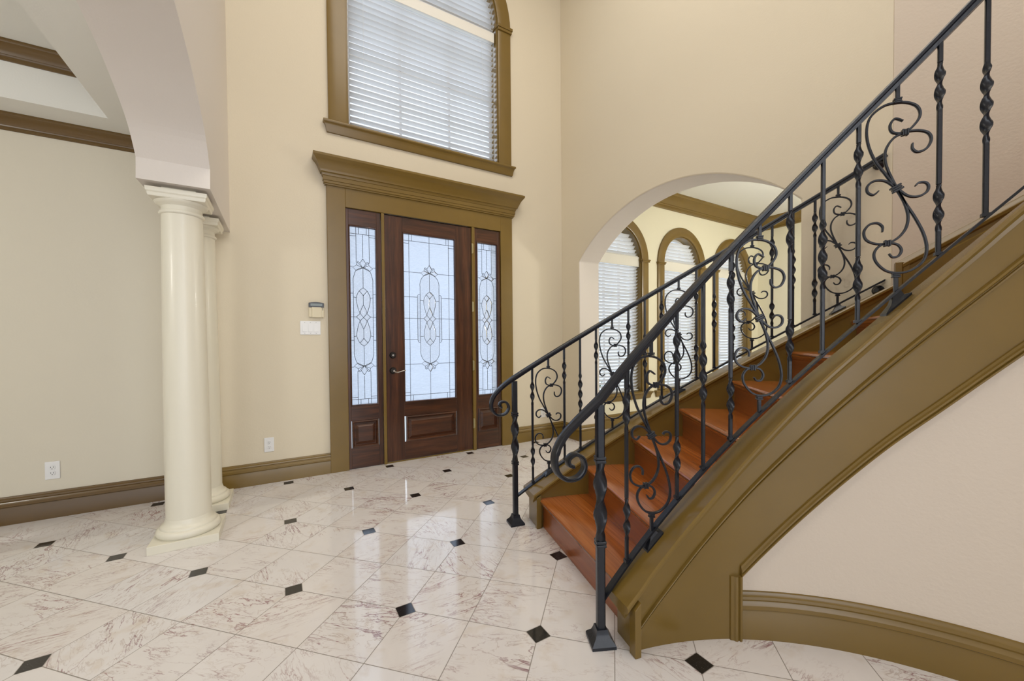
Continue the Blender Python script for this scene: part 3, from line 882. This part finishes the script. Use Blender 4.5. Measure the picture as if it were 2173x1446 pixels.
# wall skirt beyond the corner
sk = lambda t: 1.651 + .0260 * (25.6 - t)
mb = MB()
skp = [(.032, -9), (.032, -.09), (.024, -.082), (.024, -.060), (.034, -.050), (.036, -.034), (.026, -.024), (.022, -.012), (.012, 0), (0, 0)]
mb.grid([[Q(RO - a, t, 0.8 if b < -1 else sk(t) + b) for a, b in skp] + [Q(RO - .001, t, 0.8)] for t in tr(TH0 - .3, THE)])
mb.build('wall_skirt', M['trim'], stair, smooth=35)
mb = MB()
mb.grid([[Q(RO - r_, TH0 + a, z) for a, r_ in ((-.2, .0), (-.2, .036), (-.8, .038), (-1.0, .030), (-1.6, .030), (-1.8, .0))] for z in (1.3, sk(TH0) + .002)])
mb.build('skirt_end_moulding', M['trim'], stair, smooth=30)

# wall below the stair and its baseboard
mb = MB(); mb.grid([[P(1.336, t, 0), P(1.336, t, botz(t) + .006), P(1.44, t, botz(t) + .006), P(1.44, t, 0)] for t in tr(57.4, THE)])
mb.build('wall_stair', M['beige'], kind='structure', smooth=40)
mb = MB(); mb.grid([[P(1.336 - a * .9, t, z) for a, z in base_prof] for t in tr(57.2, THE)])
mb.build('baseboard_stair', M['trim'], kind='structure', smooth=35)

# ------------------------------------------------------------------ railings
SA = [(0.016, 0.254), (-0.007, 0.268), (-0.021, 0.246), (-0.013, 0.217), (0.022, 0.209), (0.051, 0.236), (0.064, 0.266), (0.056, 0.298), (0.031, 0.319), (-0.001, 0.328), (-0.041, 0.325), (-0.078, 0.294), (-0.09, 0.245), (-0.084, 0.182), (-0.063, 0.116), (-0.032, 0.058), (-0.002, 0.0), (0.023, -0.057), (0.053, -0.121), (0.077, -0.186), (0.086, -0.244), (0.075, -0.290), (0.042, -0.320), (0.006, -0.327), (-0.03, -0.315), (-0.058, -0.28), (-0.065, -0.246), (-0.051, -0.219), (-0.024, -0.209), (0.003, -0.217), (0.015, -0.24), (0.006, -0.262), (-0.011, -0.264), (-0.021, -0.250)]
SB = [(0.043, 0.163), (0.044, 0.142), (0.058, 0.127), (0.082, 0.135), (0.095, 0.165), (0.086, 0.193), (0.057, 0.208), (0.022, 0.209), (-0.01, 0.195), (-0.031, 0.160), (-0.035, 0.119), (-0.026, 0.074), (0.0, 0.0), (0.023, -0.061), (0.033, -0.113), (0.027, -0.157), (0.005, -0.191), (-0.027, -0.209), (-0.061, -0.207), (-0.089, -0.188), (-0.096, -0.156), (-0.081, -0.130), (-0.057, -0.126), (-0.041, -0.142), (-0.041, -0.163)]
SC_ = [(-0.053, -0.001), (-0.069, -0.014), (-0.086, 0.000), (-0.086, 0.024), (-0.066, 0.040), (-0.034, 0.034), (-0.002, 0.002), (0.032, -0.034), (0.062, -0.041), (0.084, -0.028), (0.089, -0.007), (0.080, 0.008), (0.062, 0.010), (0.053, 0.0)]

def strand(mb, pts, wid=.0080, dep=.0115, yo=0.0):
    pts = catmull(pts, 7); n = len(pts); rings = []
    for i, p in enumerate(pts):
        a = pts[max(0, i - 1)]; b = pts[min(n - 1, i + 1)]
        d = Vector((b[0] - a[0], b[1] - a[1])).normalized(); nn = Vector((-d.y, d.x))
        e = min(i, n - 1 - i) / 8.0; w_ = wid / 2 * (.55 + .45 * min(1, e))
        dd = dep / 2 * (1 + .25 * (1 - min(1, e)))
        rings.append([(p[0] + nn.x * s1 * w_, yo + s2 * dd, p[1] + nn.y * s1 * w_) for s1, s2 in ((-1, -.7), (-.7, -1), (.7, -1), (1, -.7), (1, .7), (.7, 1), (-.7, 1), (-1, .7))])
    mb.grid(rings)

def collar_box(mb, x, z, w_, h, ang=0, d=.018):
    for k in (-1, 0, 1):
        hw = (w_ / 2) * (1.0 if k else .88); zz = k * h / 3
        ca, sa = cos(ang), sin(ang)
        vs = []
        for dz in (-h / 7, h / 7):
            for a, b in ((-hw, -d / 2), (hw, -d / 2), (hw, d / 2), (-hw, d / 2)):
                vs.append((x + a * ca - (zz + dz) * sa, b, z + a * sa + (zz + dz) * ca))
        mb.add(vs, [[0, 1, 2, 3], [4, 7, 6, 5], [0, 4, 5, 1], [1, 5, 6, 2], [2, 6, 7, 3], [3, 7, 4, 0]])
    return mb

def scroll_proto(parent):
    """S-scroll panel, origin at its foot on the bottom rail, x uphill, y outward"""
    mid = .395
    mb = MB()
    for S in (SA, SB, SC_): strand(mb, [(a, b + mid) for a, b in S], yo=0)
    s = mb.build('scroll', M['iron'], parent, smooth=50)
    def col(x, z, w_, h, ang):
        mb = MB(); collar_box(mb, x, z + mid, w_, h, ang); mb.build('collar', M['iron'], s, bevel=.001)
    col(.022, .209, .024, .020, pi / 2 * 0 + radians(90)); col(-.026, -.209, .024, .020, radians(90))
    col(0, 0, .034, .024, radians(28))
    for zz in (.335, -.335): col(0, zz, .024, .020, 0)
    for a, b in ((.334, .41), (-.40, -.334)):
        mb = MB(); mb.box(-.006, .006, -.006, .006, mid + a, mid + b); mb.build('stem', M['iron'], s, bevel=.001)
    return s

def twist_bar(segs, side, L, ribbon, turns_per_m=8.0):
    """square bar with twisted leaf-like lengths; segs = [(z0,z1,turns)]"""
    mb = MB(); rings = []; N_ = 16
    zs = [0.0]
    for a, b, tn in segs:
        k = max(12, int(abs(tn) * 22)); zs += [a - .004] + [a + (b - a) * i / k for i in range(k + 1)] + [b + .004]
    zs.append(L)
    acc = 0
    def prof(z):
        nonlocal acc
        for a, b, tn in segs:
            if a <= z <= b:
                f = (z - a) / (b - a); e = min(1, min(f, 1 - f) * abs(tn) * 5)
                return f * tn * 2 * pi, e
        return 0.0, 0.0
    h = side / 2
    for z in zs:
        ang, e = prof(z)
        ca, sa = cos(ang), sin(ang); ring = []
        for k in range(N_):
            t = 2 * pi * (k + .5) / N_
            # square outline
            m = max(abs(cos(t)), abs(sin(t))); sx, sy = h * cos(t) / m, h * sin(t) / m
            ripple = 1 + .10 * cos(6 * t)
            rx, ry = ribbon * cos(t) * ripple, h * .92 * sin(t)
            x = sx * (1 - e) + rx * e; y = sy * (1 - e) + ry * e
            ring.append((x * ca - y * sa, x * sa + y * ca, z))
        rings.append(ring)
    mb.grid(rings)
    return mb

def make_twist(kind, parent):
    if kind == 'A': mb = twist_bar([(.090, .262, 1.25), (.540, .712, 1.25)], .0138, .80, .0148)
    else: mb = twist_bar([(.262, .545, 2.0)], .0138, .80, .0155)
    for z in ((.0,)):
        mb.box(-.010, .010, -.010, .010, 0, .012)
    return mb.build('baluster', M['iron'], parent, smooth=42)

RAIL = [(-.022, -.005), (-.017, 0), (-.006, .0), (0, .002), (.006, .0), (.017, 0), (.022, -.005), (.022, -.014), (.016, -.018), (.014, -.030), (-.014, -.030), (-.016, -.018), (-.022, -.014)]
def railing(name, label, R, zb, zt, th_start, pitch, count, th_new, vol, th_end, shoes, newel_tw, wall_end=False):
    t = thing(name, label, 'railing', (CX, CY, 0))
    L_ = (lambda r_, th: lim(r_, th)) if wall_end else (lambda r_, th: r_)
    # bottom rail from newel
    VS = 1.22 if R < 2 else 1.0
    mb = MB(); mb.grid([[Q(L_(R - .014, a), a, zb(a) - .012), Q(L_(R - .014, a), a, zb(a)), Q(L_(R + .014, a), a, zb(a)), Q(L_(R + .014, a), a, zb(a) - .012)] for a in tr(th_new - .3, th_end)])
    mb.build('bottom_rail', M['iron'], t, smooth=30)
    # handrail helix joined to its volute in the tangent plane at the newel
    sl_ = (zt(50) - zt(51)) * 180 / pi / R
    cz_, sz_ = 1 / sqrt(1 + sl_ * sl_), sl_ / sqrt(1 + sl_ * sl_)
    drop = .015 / cz_
    rings = []
    for a in tr(th_end, th_new - .2):
        ar = radians(a); nr = Vector((cos(ar), sin(ar), 0)); up_t = Vector((sin(ar) * cz_, -cos(ar) * cz_, sz_))
        nn = nr.cross(up_t) * -1
        if nn.z < 0: nn = -nn
        ring = []
        for o_, z in RAIL:
            q = nr * (R + o_) + Vector((0, 0, zt(a) - drop)) + nn * (z + .015)
            if wall_end and q.x > XR - CX - .002: q.x = XR - CX - .002
            ring.append(tuple(q))
        rings.append(ring)
    mb = MB()
    th = radians(th_new); n_ = Vector((cos(th), sin(th), 0)); T = Vector((sin(th), -cos(th), 0)); P0 = n_ * R
    vp = catmull([(0.0, zt(th_new) - drop)] + vol, 8)[1:]
    vr = []
    m = len(vp)
    for i, p in enumerate(vp):
        a = vp[max(0, i - 1)]; b = vp[min(m - 1, i + 1)]
        d = Vector((b[0] - a[0], b[1] - a[1])).normalized()
        nn = Vector((d.y, -d.x))
        f = i / (m - 1); sc = 1 - .55 * min(1, f / .5)
        ring = []
        for o_, z in RAIL:
            q = Vector(p) + nn * (z + .015) * sc
            ring.append(tuple(P0 + T * q.x + n_ * (o_ * (1 - .15 * f)) + Vector((0, 0, q.y))))
        vr.append(ring)
    mb.grid(rings + vr)
    mb.build('handrail', M['iron'], t, smooth=38)
    # newel
    zh = zt(th_new) - .02
    nz = newel_tw
    rot = radians(th_new - 90) if R > 2 else radians(-25)
    nm = twist_bar([(nz[0], nz[1], 1.35)], .033, zh - .02, .0265)
    nm.v = [(x, y, z + .0) for x, y, z in nm.v]
    o = nm.build('newel_post', M['iron'], t, smooth=42); o.location = tuple(P0); o.rotation_euler = (0, 0, rot)
    for zz in nz:
        for k in (-.007, .007):
            cb_ = MB(); h = .0200; cb_.box(-h, h, -h, h, zz + k - .0055, zz + k + .0055)
            c_ = cb_.build('collar', M['iron'], o, bevel=.002)
    sh = MB(); ring = lambda h, z: [(-h, -h, z), (h, -h, z), (h, h, z), (-h, h, z)]
    sh.grid([ring(.048, 0), ring(.048, .012), ring(.044, .018), ring(.030, .034), ring(.024, .05), ring(.0215, .062)])
    sh.build('shoe', M['iron'], o, smooth=25)
    protos = {'A': None, 'B': None, 'S': None}
    for i in range(count):
        a = th_start - pitch * i; kind = 'ASAB'[i % 4]
        z0, z1 = zb(a), zt(a) - .026
        sc = (z1 - z0) / .80
        if protos[kind] is None:
            o = scroll_proto(t) if kind == 'S' else make_twist(kind, t)
            protos[kind] = o; c_ = o
        else:
            src = protos[kind]; c_ = src.copy(); COL.objects.link(c_); c_.parent = t
            for ch in list(src.children):
                d = ch.copy(); COL.objects.link(d); d.parent = c_
        c_.location = Q(R, a, z0); c_.rotation_euler = (0, 0, radians(a - 90)); c_.scale = (1, 1, sc)
    # feet that stand on the stringer cap under every other scroll
    for i in range(1, count, 8):
        a = th_start - pitch * i
        cz = capz(a) if R < 2 else ocap(a) + .002
        zt_ = zb(a) - .010
        slope = ((capz(a - .5) - capz(a + .5)) if R < 2 else (ocap(a - .5) - ocap(a + .5))) / radians(1) / R
        mb = MB()
        def ring2(h, w_, z, follow): return [(x, y, z + (x * slope if follow else x * slope)) for x, y in ((-h, -w_), (h, -w_), (h, w_), (-h, w_))]
        hgt = max(.03, zt_ - cz)
        mb.grid([ring2(.036, .030, 0, 1), ring2(.036, .030, .010, 1), ring2(.018, .018, min(.024, hgt * .6), 1), ring2(.011, .012, hgt, 1)])
        o = mb.build('foot_bracket', M['iron'], t, smooth=25)
        o.location = Q(R, a, cz - .001); o.rotation_euler = (0, 0, radians(a - 90))
    return t

zbi = lambda t: .306 + .0258 * (75.7 - t)
zti = lambda t: 1.277 + .0256 * (69.9 - t)
zbo = lambda t: .257 + .0261 * (76.5 - t)
zto = lambda t: 1.100 + .0250 * (74.9 - t)
vol_in = [(-.055, .930), (-.112, .886), (-.166, .836), (-.200, .772), (-.194, .712), (-.154, .676), (-.104, .677), (-.075, .708), (-.081, .748), (-.113, .768), (-.142, .754), (-.141, .730), (-.122, .722)]
vol_out = [(-.055, .936), (-.110, .892), (-.152, .840), (-.160, .778), (-.124, .733), (-.068, .736), (-.042, .775), (-.062, .812), (-.096, .812), (-.106, .790), (-.090, .778)]
railing('railing', 'black scrolled iron railing along the near side of the stairs, closest to the viewer', 1.407, zbi, zti, 75.97, 4.69, 20, 81.0, vol_in, -16, 'alt', (.400, .735))
railing('railing', 'black scrolled iron railing along the far side of the stairs, ending at the wall', 2.49, zbo, zto, 76.5, 2.64, 18, 79.4, vol_out, 26.6, 'alt', (.405, .728), wall_end=True)

# rosettes where the far rails meet the wall
for z_, nm in ((zto(28.2) - .018, 'upper'), (zbo(28.6) - .01, 'lower')):
    mb = MB(); 
    n = 20
    mb.grid([[(x, r * cos(2 * pi * k / n), r * sin(2 * pi * k / n)) for k in range(n)] for x, r in ((0, .030), (-.008, .030), (-.016, .020), (-.035, .012))])
    far = [o for o in bpy.data.objects if o.name.startswith('railing') and 'far' in o.get('label', '')][0]
    o = mb.build('wall_flange', M['iron'], far, smooth=40)
    o.location = (XR - .0005 - CX, CY * 0 + sqrt(2.49 ** 2 - (XR - .03 - CX) ** 2), z_)

# ------------------------------------------------------------------ small wall fittings
def outlet(x, z, label):
    t = thing('power_outlet', label, 'outlet', (x, YW, z), group='white duplex outlets')
    mb = MB(); mb.box(-.037, .037, -.006, 0, -.062, .062); mb.build('cover_plate', M['white'], t, bevel=.003)
    for s_ in (-1, 1):
        mb = MB(); pts = []
        n = 24
        ring = lambda r, y: [(max(-.0145, min(.0145, r * cos(2 * pi * k / n))) * 1.0, y, s_ * .020 + .85 * r * sin(2 * pi * k / n)) for k in range(n)]
        mb.grid([ring(.018, -.005), ring(.018, -.0085), ring(.0165, -.0095)])
        f = mb.build('socket', M['white'], t, smooth=30)
        mb = MB(); mb.box(-.0075, -.0055, -.0105, -.009, s_ * .020 - .001, s_ * .020 + .008); mb.box(.0055, .0075, -.0105, -.009, s_ * .020 - .001, s_ * .020 + .008)
        mb.box(-.002, .002, -.0105, -.009, s_ * .020 - .010, s_ * .020 - .006)
        mb.build('slots', M['black'], f)
outlet(-1.405, .332, 'white duplex outlet low on the left room wall, left of the columns')
outlet(-.112, .332, 'white duplex outlet low on the wall between columns and entry door')
outlet(2.79, .33, 'white duplex outlet low on the wall seen behind the far stair railing')

t = thing('light_switch', 'white three-gang rocker switch plate below the alarm keypad', 'light switch', (.224, YW, 1.352))
mb = MB(); mb.box(-.083, .083, -.006, 0, -.062, .062); mb.build('cover_plate', M['white'], t, bevel=.003)
for k in (-1, 0, 1):
    mb = MB(); vs = [(-.0165, -.006, -.034), (.0165, -.006, -.034), (.0165, -.006, .034), (-.0165, -.006, .034), (-.0165, -.011, -.034), (.0165, -.011, -.034), (.0165, -.007, .034), (-.0165, -.007, .034)]
    mb.add([(x + .046 * k, y, z) for x, y, z in vs], [[0, 1, 2, 3], [4, 5, 6, 7], [0, 1, 5, 4], [1, 2, 6, 5], [2, 3, 7, 6], [3, 0, 4, 7]])
    mb.build('rocker', M['white'], t, bevel=.001)
    mb = MB()
    for s_ in (-1, 1): mb.box(.046 * k - .003, .046 * k + .003, -.0068, -.0055, s_ * .049 - .003, s_ * .049 + .003)
    mb.build('screws', M['lamp'], t)
t = thing('alarm_keypad', 'ivory alarm keypad with black display on top, beside the door frame', 'keypad', (.274, YW, 1.515))
mb = MB(); mb.box(-.0615, .0615, -.020, 0, -.066, .026); mb.build('body', M['ivory'], t, bevel=.004)
mb = MB(); mb.box(-.037, .040, -.028, -.019, -.069, .026); mb.build('flip_cover', M['ivory'], t, bevel=.003)
mb = MB(); n = 12
top = [(-.062 + .124 * i / n, .064 + .008 * sin(pi * i / n)) for i in range(n + 1)]
mb.grid([[(x, -.026, .024), (x, -.026, z), (x, 0, z), (x, 0, .024)] for x, z in top]); mb.build('display_housing', M['black'], t, bevel=.002)
mb = MB(); mb.box(-.048, .048, -.0275, -.025, .036, .058); mb.build('display', M['lcd'], t)
mb = MB(); mb.box(.048, .056, -.0215, -.0195, .012, .017); mb.box(.048, .056, -.0215, -.0195, .000, .005); mb.build('indicator_lights', M['black'], t)

# recessed light in the dining room ceiling
t = thing('recessed_light', 'grey recessed downlight in the dining room ceiling', 'ceiling light', (5.9, 2.55, DZ))
mb = MB(); n = 32
mb.grid([[(r * cos(2 * pi * k / n), r * sin(2 * pi * k / n), z) for k in range(n)] for r, z in ((.10, 0), (.10, -.006), (.078, -.008), (.070, -.001))], cap=False)
mb.build('trim_ring', M['lamp'], t, smooth=40)
mb = MB(); mb.grid([[(r * cos(2 * pi * k / n), r * sin(2 * pi * k / n), z) for k in range(n)] for r, z in ((.072, -.001), (.03, -.003))]); mb.build('lens', M['lamp'], t, smooth=40)

# ------------------------------------------------------------------ outside
mb = MB(); mb.box(-30, 40, YW + .36, 60, -.2, -.04)
o = mb.build('ground', M['paving'], kind='structure')
def hedge(x, y, w_, d_, h, label, seed):
    rnd = random.Random(seed); mb = MB()
    n = int(260 * w_ * h)
    for _ in range(n):
        u, v, s_ = rnd.uniform(-w_ / 2, w_ / 2), rnd.uniform(-d_ / 2, d_ / 2), rnd.uniform(0, h)
        k = 1 - .25 * (s_ / h) ** 3
        p = Vector((u * k, v * k, s_)); a = rnd.uniform(0, 2 * pi); b = rnd.uniform(-.9, .9); L_ = rnd.uniform(.05, .1)
        d1 = Vector((cos(a), sin(a), b)).normalized() * L_; d2 = d1.cross(Vector((rnd.uniform(-1, 1), rnd.uniform(-1, 1), 1))).normalized() * L_ * .5
        mb.add([p - d1, p + d2, p + d1, p - d2], [[0, 1, 2, 3]])
    mb.box(-w_ * .4, w_ * .4, -d_ * .3, d_ * .3, 0, h * .85)
    o = mb.build('hedge', M['leaf'], recalc=False); o.location = (x, y, -.04)
    o['label'] = label; o['category'] = 'hedge'
hedge(-1.0, 7.6, 2.6, .9, 2.1, 'green shrub outside, blurred behind the left sidelight glass', 3)
hedge(5.4, 7.4, 2.8, .9, 1.1, 'low green hedge outside, glimpsed through the dining room blinds', 5)
